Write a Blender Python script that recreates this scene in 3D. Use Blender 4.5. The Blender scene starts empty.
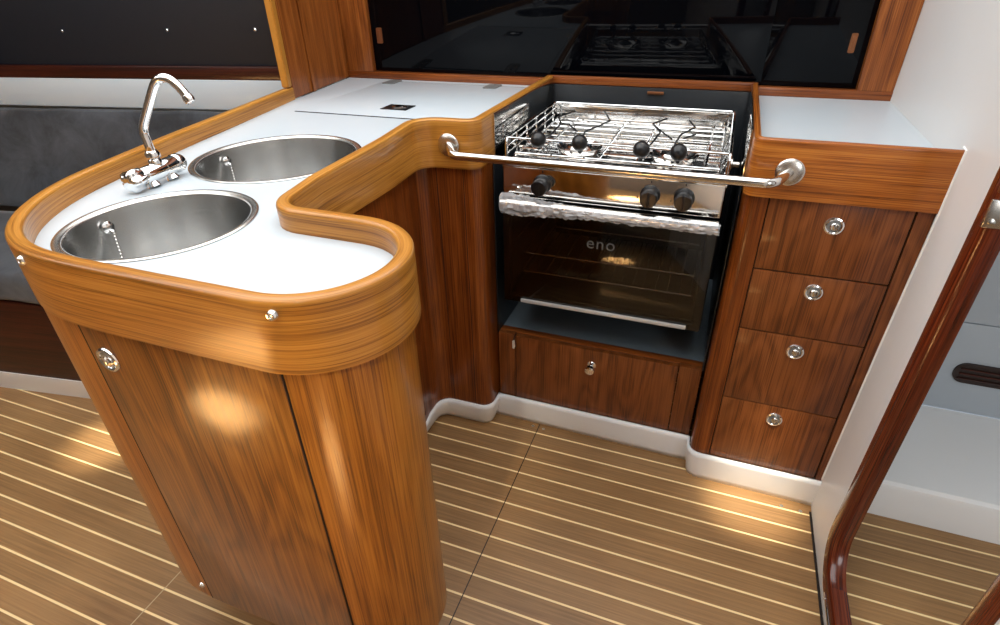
import bpy, bmesh, math, random
from mathutils import Vector, Matrix, noise
from mathutils.geometry import tessellate_polygon
random.seed(7)
S = bpy.context.scene
COL = S.collection
PI = math.pi

# ------------------------------------------------------------------ materials
def srgb(r, g, b):
    f = lambda c: ((c/255+0.055)/1.055)**2.4 if c/255 > 0.04045 else c/255/12.92
    return (f(r), f(g), f(b), 1)

def newmat(name):
    m = bpy.data.materials.new(name); m.use_nodes = True
    nt = m.node_tree; b = nt.nodes['Principled BSDF']
    return m, nt, b

def N(nt, t, **kw):
    n = nt.nodes.new(t)
    for k, v in kw.items():
        if k in n.inputs: n.inputs[k].default_value = v
        else: setattr(n, k, v)
    return n

def flat(name, col, rough=.5, metal=0, coat=0, spec=.5, bump=0, bscale=40, var=0):
    m, nt, b = newmat(name)
    b.inputs['Base Color'].default_value = col
    b.inputs['Roughness'].default_value = rough
    b.inputs['Metallic'].default_value = metal
    b.inputs['Coat Weight'].default_value = coat
    b.inputs['Specular IOR Level'].default_value = spec
    tc = N(nt, 'ShaderNodeTexCoord')
    n = N(nt, 'ShaderNodeTexNoise', Scale=bscale, Detail=4.0)
    nt.links.new(tc.outputs['Object'], n.inputs['Vector'])
    if var:
        mx = N(nt, 'ShaderNodeMix', data_type='RGBA')
        mx.inputs['A'].default_value = tuple(c*(1-var) for c in col[:3])+(1,)
        mx.inputs['B'].default_value = tuple(min(1, c*(1+var)) for c in col[:3])+(1,)
        nt.links.new(n.outputs['Fac'], mx.inputs['Factor'])
        nt.links.new(mx.outputs['Result'], b.inputs['Base Color'])
    if bump:
        bp = N(nt, 'ShaderNodeBump', Strength=bump, Distance=.002)
        nt.links.new(n.outputs['Fac'], bp.inputs['Height'])
        nt.links.new(bp.outputs['Normal'], b.inputs['Normal'])
    return m

def wood(name, dark, mid, light, axis='Z', uv=False, rough=.34, coat=.28, fine=300, cath=1.0, seed=0.0, crough=.12):
    """varnished teak, grain running along one axis (or along U of the uv map)"""
    m, nt, b = newmat(name)
    L = nt.links.new
    tc = N(nt, 'ShaderNodeTexCoord')
    src = tc.outputs['UV' if uv else 'Object']
    off = N(nt, 'ShaderNodeVectorMath', operation='ADD'); off.inputs[1].default_value = (seed, seed*1.7, seed*.6)
    L(src, off.inputs[0])
    def mapped(across, along):
        mp = N(nt, 'ShaderNodeMapping')
        s = [across]*3
        s['XYZ'.index(axis)] = along
        mp.inputs['Scale'].default_value = s
        L(off.outputs[0], mp.inputs['Vector'])
        return mp.outputs[0]
    # slow wander so that the lines are not ruler-straight
    wn = N(nt, 'ShaderNodeTexNoise', Scale=1.0, Detail=2.0)
    L(mapped(9, 2.2), wn.inputs['Vector'])
    # cathedral bands
    wv = N(nt, 'ShaderNodeMath', operation='MULTIPLY'); wv.inputs[1].default_value = 40*cath
    L(wn.outputs['Fac'], wv.inputs[0])
    sn = N(nt, 'ShaderNodeMath', operation='SINE'); L(wv.outputs[0], sn.inputs[0])
    n1 = N(nt, 'ShaderNodeTexNoise', Scale=1.0, Detail=5.0, Roughness=.65)
    L(mapped(fine, 2.5), n1.inputs['Vector'])
    n2 = N(nt, 'ShaderNodeTexNoise', Scale=1.0, Detail=3.0, Roughness=.5)
    L(mapped(55, 1.3), n2.inputs['Vector'])
    a1 = N(nt, 'ShaderNodeMath', operation='MULTIPLY'); a1.inputs[1].default_value = .035*cath; L(sn.outputs[0], a1.inputs[0])
    a2 = N(nt, 'ShaderNodeMath', operation='MULTIPLY_ADD'); a2.inputs[1].default_value = .7
    L(n1.outputs['Fac'], a2.inputs[0]); L(a1.outputs[0], a2.inputs[2])
    a3 = N(nt, 'ShaderNodeMath', operation='MULTIPLY_ADD'); a3.inputs[1].default_value = .34
    L(n2.outputs['Fac'], a3.inputs[0]); L(a2.outputs[0], a3.inputs[2])
    # pores: short thin dark dashes along the grain
    n3 = N(nt, 'ShaderNodeTexNoise', Scale=1.0, Detail=2.0, Roughness=.5)
    L(mapped(fine*2.2, 9), n3.inputs['Vector'])
    pr = N(nt, 'ShaderNodeMapRange'); pr.inputs['From Min'].default_value = .36; pr.inputs['From Max'].default_value = .5
    pr.inputs['To Min'].default_value = -.10; pr.inputs['To Max'].default_value = 0
    L(n3.outputs['Fac'], pr.inputs['Value'])
    a4 = N(nt, 'ShaderNodeMath', operation='ADD'); L(a3.outputs[0], a4.inputs[0]); L(pr.outputs[0], a4.inputs[1])
    a3 = a4
    cr = N(nt, 'ShaderNodeValToRGB')
    e = cr.color_ramp.elements
    e[0].position = .34; e[0].color = dark
    e[1].position = .66; e[1].color = light
    k = e.new(.49); k.color = mid
    L(a3.outputs[0], cr.inputs['Fac'])
    L(cr.outputs['Color'], b.inputs['Base Color'])
    b.inputs['Roughness'].default_value = rough
    b.inputs['Specular IOR Level'].default_value = .28
    b.inputs['Coat Weight'].default_value = coat
    b.inputs['Coat Roughness'].default_value = crough
    bp = N(nt, 'ShaderNodeBump', Strength=.12, Distance=.001)
    L(n1.outputs['Fac'], bp.inputs['Height']); L(bp.outputs['Normal'], b.inputs['Normal'])
    return m

M = {}
GOLD = (srgb(122, 74, 24), srgb(168, 111, 42), srgb(192, 137, 64))
TEAK = (srgb(104, 58, 14), srgb(148, 90, 26), srgb(172, 112, 42))
RED = (srgb(82, 42, 16), srgb(116, 63, 27), srgb(136, 79, 38))
M['band'] = wood('teak_band', *GOLD, axis='X', uv=True, seed=1.3, cath=.5, rough=.3)
M['body'] = wood('teak_vertical', *TEAK, axis='Z', seed=4.1, fine=280)
M['door'] = wood('teak_door', srgb(80, 44, 10), srgb(122, 73, 20), srgb(150, 97, 34), axis='Z', seed=9.7, fine=260, cath=1.5, rough=.3, coat=.6, crough=.11)
M['corner'] = wood('teak_corner', srgb(72, 30, 8), srgb(112, 54, 16), srgb(146, 80, 30), axis='Z', seed=2.2, cath=.7, rough=.28)
M['drawer'] = wood('teak_drawer', *RED, axis='Z', seed=6.4, cath=1.5, rough=.38, coat=.2)
M['frame'] = wood('teak_frame', srgb(84, 40, 12), srgb(132, 70, 26), srgb(162, 96, 42), axis='Z', seed=12.4, cath=.8)
M['frame_h'] = wood('teak_frame_across', srgb(84, 38, 12), srgb(128, 66, 26), srgb(156, 90, 42), axis='X', seed=3.4, cath=.6)
M['band_r'] = wood('teak_band_stove_side', srgb(100, 50, 12), srgb(152, 84, 26), srgb(184, 116, 46), axis='X', uv=True, seed=8.3, cath=.6)
M['mahogany'] = wood('mahogany_varnish', srgb(44, 14, 6), srgb(84, 32, 14), srgb(120, 54, 26), axis='X', uv=True, seed=5.5, cath=.5, rough=.22, coat=.6)
M['darkwood'] = wood('dark_mahogany', srgb(28, 10, 5), srgb(52, 18, 8), srgb(70, 26, 12), axis='X', seed=7.5, cath=.4)
M['white'] = flat('white_laminate', srgb(190, 199, 205), .3, spec=.4, var=.02, bscale=8)
M['gel'] = flat('white_gelcoat', srgb(238, 239, 240), .35, var=.03, bscale=6)
M['wallgrey'] = flat('off_white_panel', srgb(222, 221, 219), .4, var=.03, bscale=5)
M['ceil'] = flat('ceiling_cream', srgb(205, 202, 196), .6)
M['cream'] = flat('cabin_back_wall', srgb(120, 108, 96), .6)
M['blackglass'] = flat('black_acrylic', srgb(3, 4, 7), .04, spec=.16)
M['navy'] = flat('navy_panel', srgb(13, 19, 30), .55, bump=.15, bscale=300)
M['steel'] = flat('polished_steel', (.74, .73, .71, 1), .1, 1)
M['chrome'] = flat('chrome', (.86, .87, .88, 1), .05, 1)
M['satin'] = flat('satin_steel', (.66, .64, .6, 1), .27, 1)
M['bronze'] = flat('bronze_pull', srgb(150, 96, 62), .35, .7)
M['black'] = flat('black_plastic', srgb(20, 20, 22), .32)
M['gap'] = flat('shadow_gap_sealant', srgb(24, 12, 8), .8)
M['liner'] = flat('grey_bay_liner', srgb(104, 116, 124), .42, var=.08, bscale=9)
M['grey'] = flat('brushed_grey_metal', srgb(128, 128, 126), .45, .35)
M['alu'] = flat('brushed_aluminium_strip', srgb(196, 196, 194), .4, .3)
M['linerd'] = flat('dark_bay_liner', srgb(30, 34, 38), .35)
M['enamel'] = flat('oven_black_enamel', srgb(6, 6, 7), .55, spec=.2)
M['ivory'] = flat('ivory_tag', srgb(215, 205, 190), .4)
M['bluefilm'] = flat('blue_film', srgb(52, 110, 150), .3)
M['locker'] = flat('blue_grey_panel', srgb(176, 184, 192), .45, var=.02, bscale=5)
M['slot'] = flat('dark_louvre', srgb(38, 20, 14), .5)
M['letter'] = flat('grey_print', srgb(84, 86, 88), .5)
M['caulk'] = flat('white_caulk', srgb(232, 232, 230), .4)

# brushed sink steel
def brushed():
    m, nt, b = newmat('brushed_sink_steel')
    L = nt.links.new
    tc = N(nt, 'ShaderNodeTexCoord'); mp = N(nt, 'ShaderNodeMapping')
    mp.inputs['Scale'].default_value = (6, 6, 260)
    L(tc.outputs['Object'], mp.inputs['Vector'])
    n = N(nt, 'ShaderNodeTexNoise', Scale=1.0, Detail=3.0); L(mp.outputs[0], n.inputs['Vector'])
    r = N(nt, 'ShaderNodeMapRange'); r.inputs['To Min'].default_value = .22; r.inputs['To Max'].default_value = .28
    L(n.outputs['Fac'], r.inputs['Value']); L(r.outputs[0], b.inputs['Roughness'])
    b.inputs['Anisotropic'].default_value = .8; b.inputs['Anisotropic Rotation'].default_value = .25
    tg = N(nt, 'ShaderNodeTangent', direction_type='RADIAL', axis='Z'); L(tg.outputs[0], b.inputs['Tangent'])
    b.inputs['Metallic'].default_value = 1; b.inputs['Base Color'].default_value = (.58, .58, .57, 1)
    return m
M['sink'] = brushed()

# hob steel with long reflections bent by pressing
def wavy():
    m, nt, b = newmat('pressed_hob_steel')
    L = nt.links.new
    tc = N(nt, 'ShaderNodeTexCoord'); mp = N(nt, 'ShaderNodeMapping')
    mp.inputs['Scale'].default_value = (2.0, 26, 26)
    L(tc.outputs['Object'], mp.inputs['Vector'])
    n = N(nt, 'ShaderNodeTexNoise', Scale=1.0, Detail=2.0); L(mp.outputs[0], n.inputs['Vector'])
    b.inputs['Metallic'].default_value = 1; b.inputs['Base Color'].default_value = (.66, .65, .63, 1); b.inputs['Roughness'].default_value = .1
    bp = N(nt, 'ShaderNodeBump', Strength=.5, Distance=.012); L(n.outputs['Fac'], bp.inputs['Height']); L(bp.outputs['Normal'], b.inputs['Normal'])
    return m
M['hob'] = wavy()

def velvet():
    m, nt, b = newmat('charcoal_velvet')
    L = nt.links.new
    tc = N(nt, 'ShaderNodeTexCoord')
    n = N(nt, 'ShaderNodeTexNoise', Scale=7, Detail=6.0, Roughness=.7, Distortion=.5); L(tc.outputs['Object'], n.inputs['Vector'])
    cr = N(nt, 'ShaderNodeValToRGB'); e = cr.color_ramp.elements
    e[0].position = .35; e[0].color = srgb(30, 32, 37); e[1].position = .70; e[1].color = srgb(70, 73, 79)
    L(n.outputs['Fac'], cr.inputs['Fac']); L(cr.outputs['Color'], b.inputs['Base Color'])
    b.inputs['Roughness'].default_value = .9; b.inputs['Sheen Weight'].default_value = .25
    return m
M['velvet'] = velvet()

def floor_mat(name, phase, tone=1.0):
    m, nt, b = newmat(name)
    L = nt.links.new
    tc = N(nt, 'ShaderNodeTexCoord'); sx = N(nt, 'ShaderNodeSeparateXYZ'); L(tc.outputs['Object'], sx.inputs[0])
    def math_(op, a, v=None, v2=None):
        n = N(nt, 'ShaderNodeMath', operation=op)
        if isinstance(a, (int, float)): n.inputs[0].default_value = a
        else: L(a, n.inputs[0])
        if v is not None:
            if isinstance(v, (int, float)): n.inputs[1].default_value = v
            else: L(v, n.inputs[1])
        if v2 is not None: n.inputs[2].default_value = v2
        return n.outputs[0]
    t = math_('DIVIDE', math_('ADD', sx.outputs['Y'], phase), .0555)
    fr = math_('SUBTRACT', t, math_('FLOOR', math_('ADD', t, .5)))
    stripe = math_('LESS_THAN', math_('ABSOLUTE', fr), .045)
    plank = math_('FLOOR', t)
    mp = N(nt, 'ShaderNodeMapping'); mp.inputs['Scale'].default_value = (3.5, 190, 60); L(tc.outputs['Object'], mp.inputs['Vector'])
    n = N(nt, 'ShaderNodeTexNoise', Scale=1.0, Detail=5.0, Roughness=.7); L(mp.outputs[0], n.inputs['Vector'])
    n2 = N(nt, 'ShaderNodeTexNoise', Scale=3.0, Detail=3.0); L(tc.outputs['Object'], n2.inputs['Vector'])
    wn = N(nt, 'ShaderNodeTexWhiteNoise', noise_dimensions='1D'); L(plank, wn.inputs['W'])
    v = math_('ADD', math_('MULTIPLY', n.outputs['Fac'], .6), math_('ADD', math_('MULTIPLY', n2.outputs['Fac'], .35), math_('MULTIPLY', wn.outputs['Value'], .08)))
    cr = N(nt, 'ShaderNodeValToRGB'); e = cr.color_ramp.elements
    g = lambda r, gg, bb: srgb(r*tone, gg*tone, bb*tone)
    e[0].position = .3; e[0].color = g(106, 74, 42); e[1].position = .72; e[1].color = g(172, 132, 86)
    L(v, cr.inputs['Fac'])
    mx = N(nt, 'ShaderNodeMix', data_type='RGBA'); mx.inputs['B'].default_value = g(244, 216, 160)
    L(stripe, mx.inputs['Factor']); L(cr.outputs['Color'], mx.inputs['A'])
    last = mx.outputs['Result']
    for xs, w, c in ((.003, .0013, srgb(40, 26, 16)), (-.66, .0013, srgb(188, 166, 130))):
        s = math_('LESS_THAN', math_('ABSOLUTE', math_('SUBTRACT', sx.outputs['X'], xs)), w)
        mm = N(nt, 'ShaderNodeMix', data_type='RGBA'); mm.inputs['B'].default_value = c
        L(s, mm.inputs['Factor']); L(last, mm.inputs['A']); last = mm.outputs['Result']
    L(last, b.inputs['Base Color'])
    b.inputs['Roughness'].default_value = .42
    bp = N(nt, 'ShaderNodeBump', Strength=.15, Distance=.001); L(n.outputs['Fac'], bp.inputs['Height']); L(bp.outputs['Normal'], b.inputs['Normal'])
    return m
M['floor'] = floor_mat('striped_teak_floor', .024)
M['floor2'] = floor_mat('striped_teak_floor_forward', .0045)

def dark_glass():
    m, nt, b = newmat('smoked_oven_glass')
    L = nt.links.new
    out = nt.nodes['Material Output']
    tr = N(nt, 'ShaderNodeBsdfTransparent'); tr.inputs['Color'].default_value = (.8, .8, .81, 1)
    gl = N(nt, 'ShaderNodeBsdfGlossy'); gl.inputs['Roughness'].default_value = .02
    fr = N(nt, 'ShaderNodeFresnel', IOR=1.5)
    mx = N(nt, 'ShaderNodeMixShader')
    L(fr.outputs[0], mx.inputs[0]); L(tr.outputs[0], mx.inputs[1]); L(gl.outputs[0], mx.inputs[2]); L(mx.outputs[0], out.inputs['Surface'])
    nt.nodes.remove(b)
    return m
M['ovenglass'] = dark_glass()

def film():
    m, nt, b = newmat('clear_protective_film')
    L = nt.links.new
    out = nt.nodes['Material Output']
    tc = N(nt, 'ShaderNodeTexCoord')
    n = N(nt, 'ShaderNodeTexVoronoi', Scale=45.0); L(tc.outputs['Object'], n.inputs['Vector'])
    bp = N(nt, 'ShaderNodeBump', Strength=.9, Distance=.006); L(n.outputs['Distance'], bp.inputs['Height'])
    tr = N(nt, 'ShaderNodeBsdfTransparent')
    b.inputs['Base Color'].default_value = (.85, .86, .88, 1); b.inputs['Roughness'].default_value = .12
    L(bp.outputs['Normal'], b.inputs['Normal'])
    b.inputs['Specular IOR Level'].default_value = 1.0
    mx = N(nt, 'ShaderNodeMixShader'); mx.inputs[0].default_value = .34
    L(tr.outputs[0], mx.inputs[1]); L(b.outputs[0], mx.inputs[2]); L(mx.outputs[0], out.inputs['Surface'])
    return m
M['film'] = film()

# ------------------------------------------------------------------ object helpers
def obj(name, bm, mat, parent=None, smooth=35, uv=None):
    me = bpy.data.meshes.new(name)
    bmesh.ops.recalc_face_normals(bm, faces=bm.faces)
    bm.to_mesh(me); bm.free()
    me.materials.append(M[mat] if isinstance(mat, str) else mat)
    if smooth:
        for p in me.polygons: p.use_smooth = True
        me.set_sharp_from_angle(angle=math.radians(smooth))
    o = bpy.data.objects.new(name, me); COL.objects.link(o)
    if parent: o.parent = parent
    return o

def thing(name, label, cat, group=None, loc=(0, 0, 0)):
    o = bpy.data.objects.new(name, None); COL.objects.link(o)
    o.empty_display_size = .05; o.location = loc
    o['label'] = label; o['category'] = cat
    if group: o['group'] = group
    return o

def tag(o, label, cat, group=None):
    o['label'] = label; o['category'] = cat
    if group: o['group'] = group
    return o

def struct(o):
    o['kind'] = 'structure'; return o

def box(bm, x0, x1, y0, y1, z0, z1, bev=0, seg=2):
    vs = [bm.verts.new((x, y, z)) for x in (x0, x1) for y in (y0, y1) for z in (z0, z1)]
    fs = []
    for q in ((0, 1, 3, 2), (4, 6, 7, 5), (0, 4, 5, 1), (2, 3, 7, 6), (0, 2, 6, 4), (1, 5, 7, 3)):
        fs.append(bm.faces.new([vs[i] for i in q]))
    if bev:
        es = list({e for f in fs for e in f.edges})
        bmesh.ops.bevel(bm, geom=es, offset=bev, segments=seg, profile=.5, affect='EDGES')
    return vs

def boxo(name, dims, mat, parent=None, bev=.001, seg=2):
    bm = bmesh.new(); box(bm, *dims, bev=bev, seg=seg); return obj(name, bm, mat, parent)

def frame_of(t):
    t = Vector(t).normalized()
    a = Vector((0, 0, 1)) if abs(t.z) < .9 else Vector((1, 0, 0))
    u = t.cross(a).normalized(); return u, t.cross(u).normalized()

def tube(bm, pts, r, n=12, cap=True, closed=False):
    pts = [Vector(p) for p in pts]
    rs = r if isinstance(r, (list, tuple)) else [r]*len(pts)
    rings = []; u = None
    m = len(pts)
    for i, p in enumerate(pts):
        if closed: t = pts[(i+1) % m]-pts[i-1]
        else: t = pts[min(i+1, m-1)]-pts[max(i-1, 0)]
        t.normalize()
        if u is None: u, w = frame_of(t)
        u = (u-t*u.dot(t)).normalized(); w = t.cross(u)
        rings.append([bm.verts.new(p+rs[i]*(math.cos(a)*u+math.sin(a)*w)) for a in [2*PI*k/n for k in range(n)]])
    rng = range(m) if closed else range(m-1)
    for i in rng:
        A = rings[i]; B = rings[(i+1) % m]
        for k in range(n): bm.faces.new((A[k], A[(k+1) % n], B[(k+1) % n], B[k]))
    if cap and not closed:
        bm.faces.new(rings[0][::-1]); bm.faces.new(rings[-1])

def tubeo(name, pts, r, mat, parent=None, n=12, closed=False):
    bm = bmesh.new(); tube(bm, pts, r, n, closed=closed); return obj(name, bm, mat, parent, smooth=50)

def lathe(bm, prof, origin, axis=(0, 0, 1), n=32):
    """prof: list of (radius, height) along axis"""
    o = Vector(origin); ax = Vector(axis).normalized(); u, w = frame_of(ax)
    rings = []
    for r, h in prof:
        if r < 1e-6: rings.append([bm.verts.new(o+ax*h)])
        else: rings.append([bm.verts.new(o+ax*h+r*(math.cos(2*PI*k/n)*u+math.sin(2*PI*k/n)*w)) for k in range(n)])
    for A, B in zip(rings, rings[1:]):
        if len(A) == 1 and len(B) == 1: continue
        for k in range(n):
            k2 = (k+1) % n
            if len(A) == 1: bm.faces.new((A[0], B[k], B[k2]))
            elif len(B) == 1: bm.faces.new((A[k], A[k2], B[0]))
            else: bm.faces.new((A[k], A[k2], B[k2], B[k]))

def latheo(name, prof, origin, axis, mat, parent=None, n=32):
    bm = bmesh.new(); lathe(bm, prof, origin, axis, n); return obj(name, bm, mat, parent, smooth=40)

def catmull(pts, sub=8):
    out = []
    P = [Vector(p) for p in pts]
    P = [2*P[0]-P[1]]+P+[2*P[-1]-P[-2]]
    for i in range(1, len(P)-2):
        for k in range(sub):
            t = k/sub
            a, b, c, d = P[i-1], P[i], P[i+1], P[i+2]
            out.append(.5*((2*b)+(-a+c)*t+(2*a-5*b+4*c-d)*t*t+(-a+3*b-3*c+d)*t**3))
    out.append(P[-2]); return out

def fillet(pts, r, seg=8):
    """rounded polyline; r a number or list for inner points"""
    P = [Vector(p) for p in pts]; out = [P[0]]
    for i in range(1, len(P)-1):
        rr = r[i-1] if isinstance(r, (list, tuple)) else r
        a = (P[i-1]-P[i]); b = (P[i+1]-P[i]); la, lb = a.length, b.length
        a.normalize(); b.normalize()
        ang = a.angle(b); d = min(rr/math.tan(ang/2), la*.49, lb*.49) if rr else 0
        if d < 1e-6: out.append(P[i]); continue
        s, e = P[i]+a*d, P[i]+b*d
        rad = d*math.tan(ang/2); c = P[i]+(a+b).normalized()*(rad/math.sin(ang/2))
        v0, v1 = s-c, e-c; th = v0.angle(v1)
        for k in range(seg+1):
            t = k/seg
            out.append(c+(v0*math.sin((1-t)*th)+v1*math.sin(t*th))/math.sin(th))
    out.append(P[-1]); return out

def offset(path, d):
    """offset a plan polyline towards its left"""
    out = []; n = len(path)
    for i, p in enumerate(path):
        t = (path[min(i+1, n-1)]-path[max(i-1, 0)]).normalized()
        out.append(Vector((p.x-t.y*d, p.y+t.x*d)))
    return out

def resample(path, step):
    P = [Vector(p) for p in path]; L = [0]
    for a, b in zip(P, P[1:]): L.append(L[-1]+(b-a).length)
    n = max(2, int(L[-1]/step)+1); out = []; j = 0
    for i in range(n):
        s = L[-1]*i/(n-1)
        while j < len(P)-2 and L[j+1] < s: j += 1
        t = (s-L[j])/max(1e-9, L[j+1]-L[j]); out.append(P[j].lerp(P[j+1], min(1, max(0, t))))
    return out

def sweep_plan(name, path, prof, mat, parent=None, smooth=40, closed_prof=True, zlow=None):
    """path: plan points; prof: list of (offset to left, z), swept with a uv map in metres"""
    bm = bmesh.new(); uvl = bm.loops.layers.uv.new('uv')
    offs = sorted({p[0] for p in prof}); cache = {o: offset(path, o) for o in offs}
    arc = [0]
    for a, b in zip(path, path[1:]): arc.append(arc[-1]+(b-a).length)
    per = [0]
    for a, b in zip(prof, prof[1:]+prof[:1]): per.append(per[-1]+math.hypot(a[0]-b[0], a[1]-b[1]))
    zmin = min(z for o, z in prof)
    rings = [[bm.verts.new((cache[o][i].x, cache[o][i].y, zlow(path[i]) if zlow and z == zmin else z)) for o, z in prof] for i in range(len(path))]
    m = len(prof)
    for i in range(len(path)-1):
        for k in range(m if closed_prof else m-1):
            k2 = (k+1) % m
            f = bm.faces.new((rings[i][k], rings[i+1][k], rings[i+1][k2], rings[i][k2]))
            for lp, (u, v) in zip(f.loops, ((arc[i], per[k]), (arc[i+1], per[k]), (arc[i+1], per[k+1]), (arc[i], per[k+1]))):
                lp[uvl].uv = (u, v)
    if closed_prof:
        bm.faces.new(rings[0]); bm.faces.new(rings[-1][::-1])
    return obj(name, bm, mat, parent, smooth)

def slab(bm, loops, z0, z1):
    """plate with holes: loops[0] outline, the rest holes (plan points)"""
    tri = tessellate_polygon([[Vector((p[0], p[1], 0)) for p in lp] for lp in loops])
    flat_ = [p for lp in loops for p in lp]
    for z, rev in ((z1, False), (z0, True)):
        vs = [bm.verts.new((p[0], p[1], z)) for p in flat_]
        for t in tri:
            try: bm.faces.new([vs[i] for i in t])
            except ValueError: pass
        if z == z1: top = vs
        else: bot = vs
    s = 0
    for lp in loops:
        n = len(lp)
        for i in range(n):
            a, b = s+i, s+(i+1) % n
            bm.faces.new((top[a], top[b], bot[b], bot[a]))
        s += n

def circle(cx, cy, r, n=64, a0=0):
    return [(cx+r*math.cos(a0+2*PI*k/n), cy+r*math.sin(a0+2*PI*k/n)) for k in range(n)]

def rrect(x0, x1, y0, y1, r, seg=8):
    out = []
    for cx, cy, a in ((x1-r, y0+r, -PI/2), (x1-r, y1-r, 0), (x0+r, y1-r, PI/2), (x0+r, y0+r, PI)):
        for k in range(seg+1):
            t = a+PI/2*k/seg; out.append((cx+r*math.cos(t), cy+r*math.sin(t)))
    return out

def push_latch(parent, x, y, z, r=.0195, name='push_button_latch'):
    """recessed round chrome push latch on a face looking towards -y"""
    ring = latheo(name, [(r*.96, -.001), (r, .0012), (r*.95, .0032), (r*.8, .0042), (r*.68, .0028), (r*.64, .0005), (0, .0005)], (x, y, z), (0, -1, 0), 'chrome', parent)
    bm = bmesh.new(); lathe(bm, [(r*.45, -.002), (r*.44, .004), (r*.36, .0055), (0, .0058)], (x+r*.08, y, z-r*.05), (0, -1, 0), 24)
    box(bm, x-.0015, x+.0045, y-.0078, y-.0055, z-r*.32, z+r*.25, .0005)
    obj('button', bm, 'steel', ring)
    bm = bmesh.new(); lathe(bm, [(r*.63, 0), (r*.63, .0012), (0, .0012)], (x, y, z), (0, -1, 0), 24)
    obj('dark_well', bm, 'grey', ring)
    return ring

def screw(parent, loc, axis, r=.008, name='screw_cap'):
    bm = bmesh.new(); lathe(bm, [(r*1.1, -.0015), (r*1.1, .001), (r*.8, .004), (r*.5, .0042), (r*.45, .002), (0, .002)], loc, axis, 20)
    return obj(name, bm, 'chrome', parent)

# ------------------------------------------------------------------ plan curves
ZT, ZW, ZB = .930, .895, .818
def zb_left(p):
    return .834 if p.y < -.55 else .840-(p.y+.55)/.55*.022 if p.y < 0 else .818
left_front = catmull([(-.842, .235), (-.805, .06), (-.772, -.1), (-.738, -.27), (-.708, -.40), (-.676, -.53), (-.648, -.608),
                      (-.610, -.674), (-.562, -.730), (-.502, -.775), (-.435, -.801), (-.36, -.811), (-.25, -.812), (-.15, -.812), (-.065, -.8115)], 6)
LC = Vector((-.065, -.6895)); LR = .122
lobe = [LC+LR*Vector((math.cos(a), math.sin(a))) for a in [math.radians(-90+180*k/36) for k in range(1, 36)]]
notch = fillet([(-.065, -.567), (-.2145, -.5655), (-.236, -.44), (-.250, -.2), (-.272, -.019), (-.131, -.014), (-.131, .10), (-.131, .598)],
               [.045, 0, 0, .045, .036, 0], 9)
outer = resample(left_front+lobe+notch, .0095)
TH = .021
r0 = .0055
def band_prof(z0, z1, th=TH, r=r0):
    p = [(0, z0)]
    for k in range(5):
        a = PI-PI/2*k/4; p.append((r+r*math.cos(a), z1-r+r*math.sin(a)))
    for k in range(5):
        a = PI/2-PI/2*k/4; p.append((th-r+r*math.cos(a), z1-r+r*math.sin(a)))
    p.append((th, z0)); return p

# ================================================================== SETTING
bm = bmesh.new(); slab(bm, [[(-3.6, -2.7), (.785, -2.7), (.785, 1.3), (-3.6, 1.3)]], -.04, 0)
struct(obj('floor', bm, 'floor', smooth=0))
bm = bmesh.new(); slab(bm, [[(.80, -1.8), (2.3, -1.8), (2.3, .06), (.80, .06)]], -.04, 0)
struct(obj('floor_forward', bm, 'floor2', smooth=0))
bm = bmesh.new(); box(bm, -3.6, 2.4, -2.7, 1.3, 1.95, 2.0); struct(obj('ceiling', bm, 'ceil'))
bm = bmesh.new(); box(bm, -3.6, 2.4, -2.75, -2.7, 0, 1.95); struct(obj('wall_rear', bm, 'cream'))
bm = bmesh.new(); box(bm, -3.65, -3.6, -2.7, 1.3, 0, 1.95); struct(obj('wall_left', bm, 'cream'))
bm = bmesh.new(); box(bm, -3.6, 2.4, .98, 1.03, 0, 1.95); struct(obj('wall_back', bm, 'wallgrey'))

# right bulkhead with rounded doorway, leaning out very slightly towards the top
def wx(z): return .7615+.0205*z
OY0, OY1, OZ0, OZ1, OR = -.655, -.166, .036, 1.72, .115    # outer edge of the doorway trim
TW = .038                                                   # trim face width
hole = rrect(OY0+.006, OY1-.006, OZ0+.006, OZ1-.006, OR-.006, 10)
bm = bmesh.new()
outl = [(-2.7, 0), (.98, 0), (.98, 1.95), (-2.7, 1.95)]
slab(bm, [outl, hole], 0, .018)
for v in bm.verts:
    y, z, d = v.co.x, v.co.y, v.co.z
    v.co = Vector((wx(z)+.018-d, y+(.013*z if -.7 < y < -.1 else 0), z))
struct(obj('wall_right', bm, 'wallgrey', smooth=20))
# trim ring
t = thing('doorway_frame', 'varnished dark mahogany frame lining the rounded doorway right of the drawers', 'door frame')
bm = bmesh.new(); uvl = bm.loops.layers.uv.new('uv')
cl = rrect(OY0, OY1, OZ0, OZ1, OR, 14)
n = len(cl); cen = [Vector(c) for c in cl]
arc = [0]
for i in range(n): arc.append(arc[-1]+(cen[(i+1) % n]-cen[i]).length)
prof = [(0, .004), (0, -.001), (.003, -.006), (.009, -.009), (.018, -.0095), (.027, -.008), (.034, -.004), (TW, .002), (TW, .022), (TW-.004, .030), (.010, .030), (.008, .02)]
rings = []
for i in range(n):
    tn = (cen[(i+1) % n]-cen[i-1]).normalized(); nr = Vector((-tn.y, tn.x))
    rings.append([bm.verts.new((wx(cen[i].y)+d, cen[i].x+nr.x*o+.013*cen[i].y, cen[i].y+nr.y*o)) for o, d in prof])
for i in range(n):
    for k in range(len(prof)):
        k2 = (k+1) % len(prof); j = (i+1) % n
        f = bm.faces.new((rings[i][k], rings[j][k], rings[j][k2], rings[i][k2]))
        for lp, (u, v) in zip(f.loops, ((arc[i], k*.012), (arc[i+1], k*.012), (arc[i+1], k*.012+.012), (arc[i], k*.012+.012))): lp[uvl].uv = (u, v)
obj('moulding', bm, 'mahogany', t, 50)
bm = bmesh.new()
box(bm, .768, .796, -.1985, -.1915, .868, .912, .002)
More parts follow.
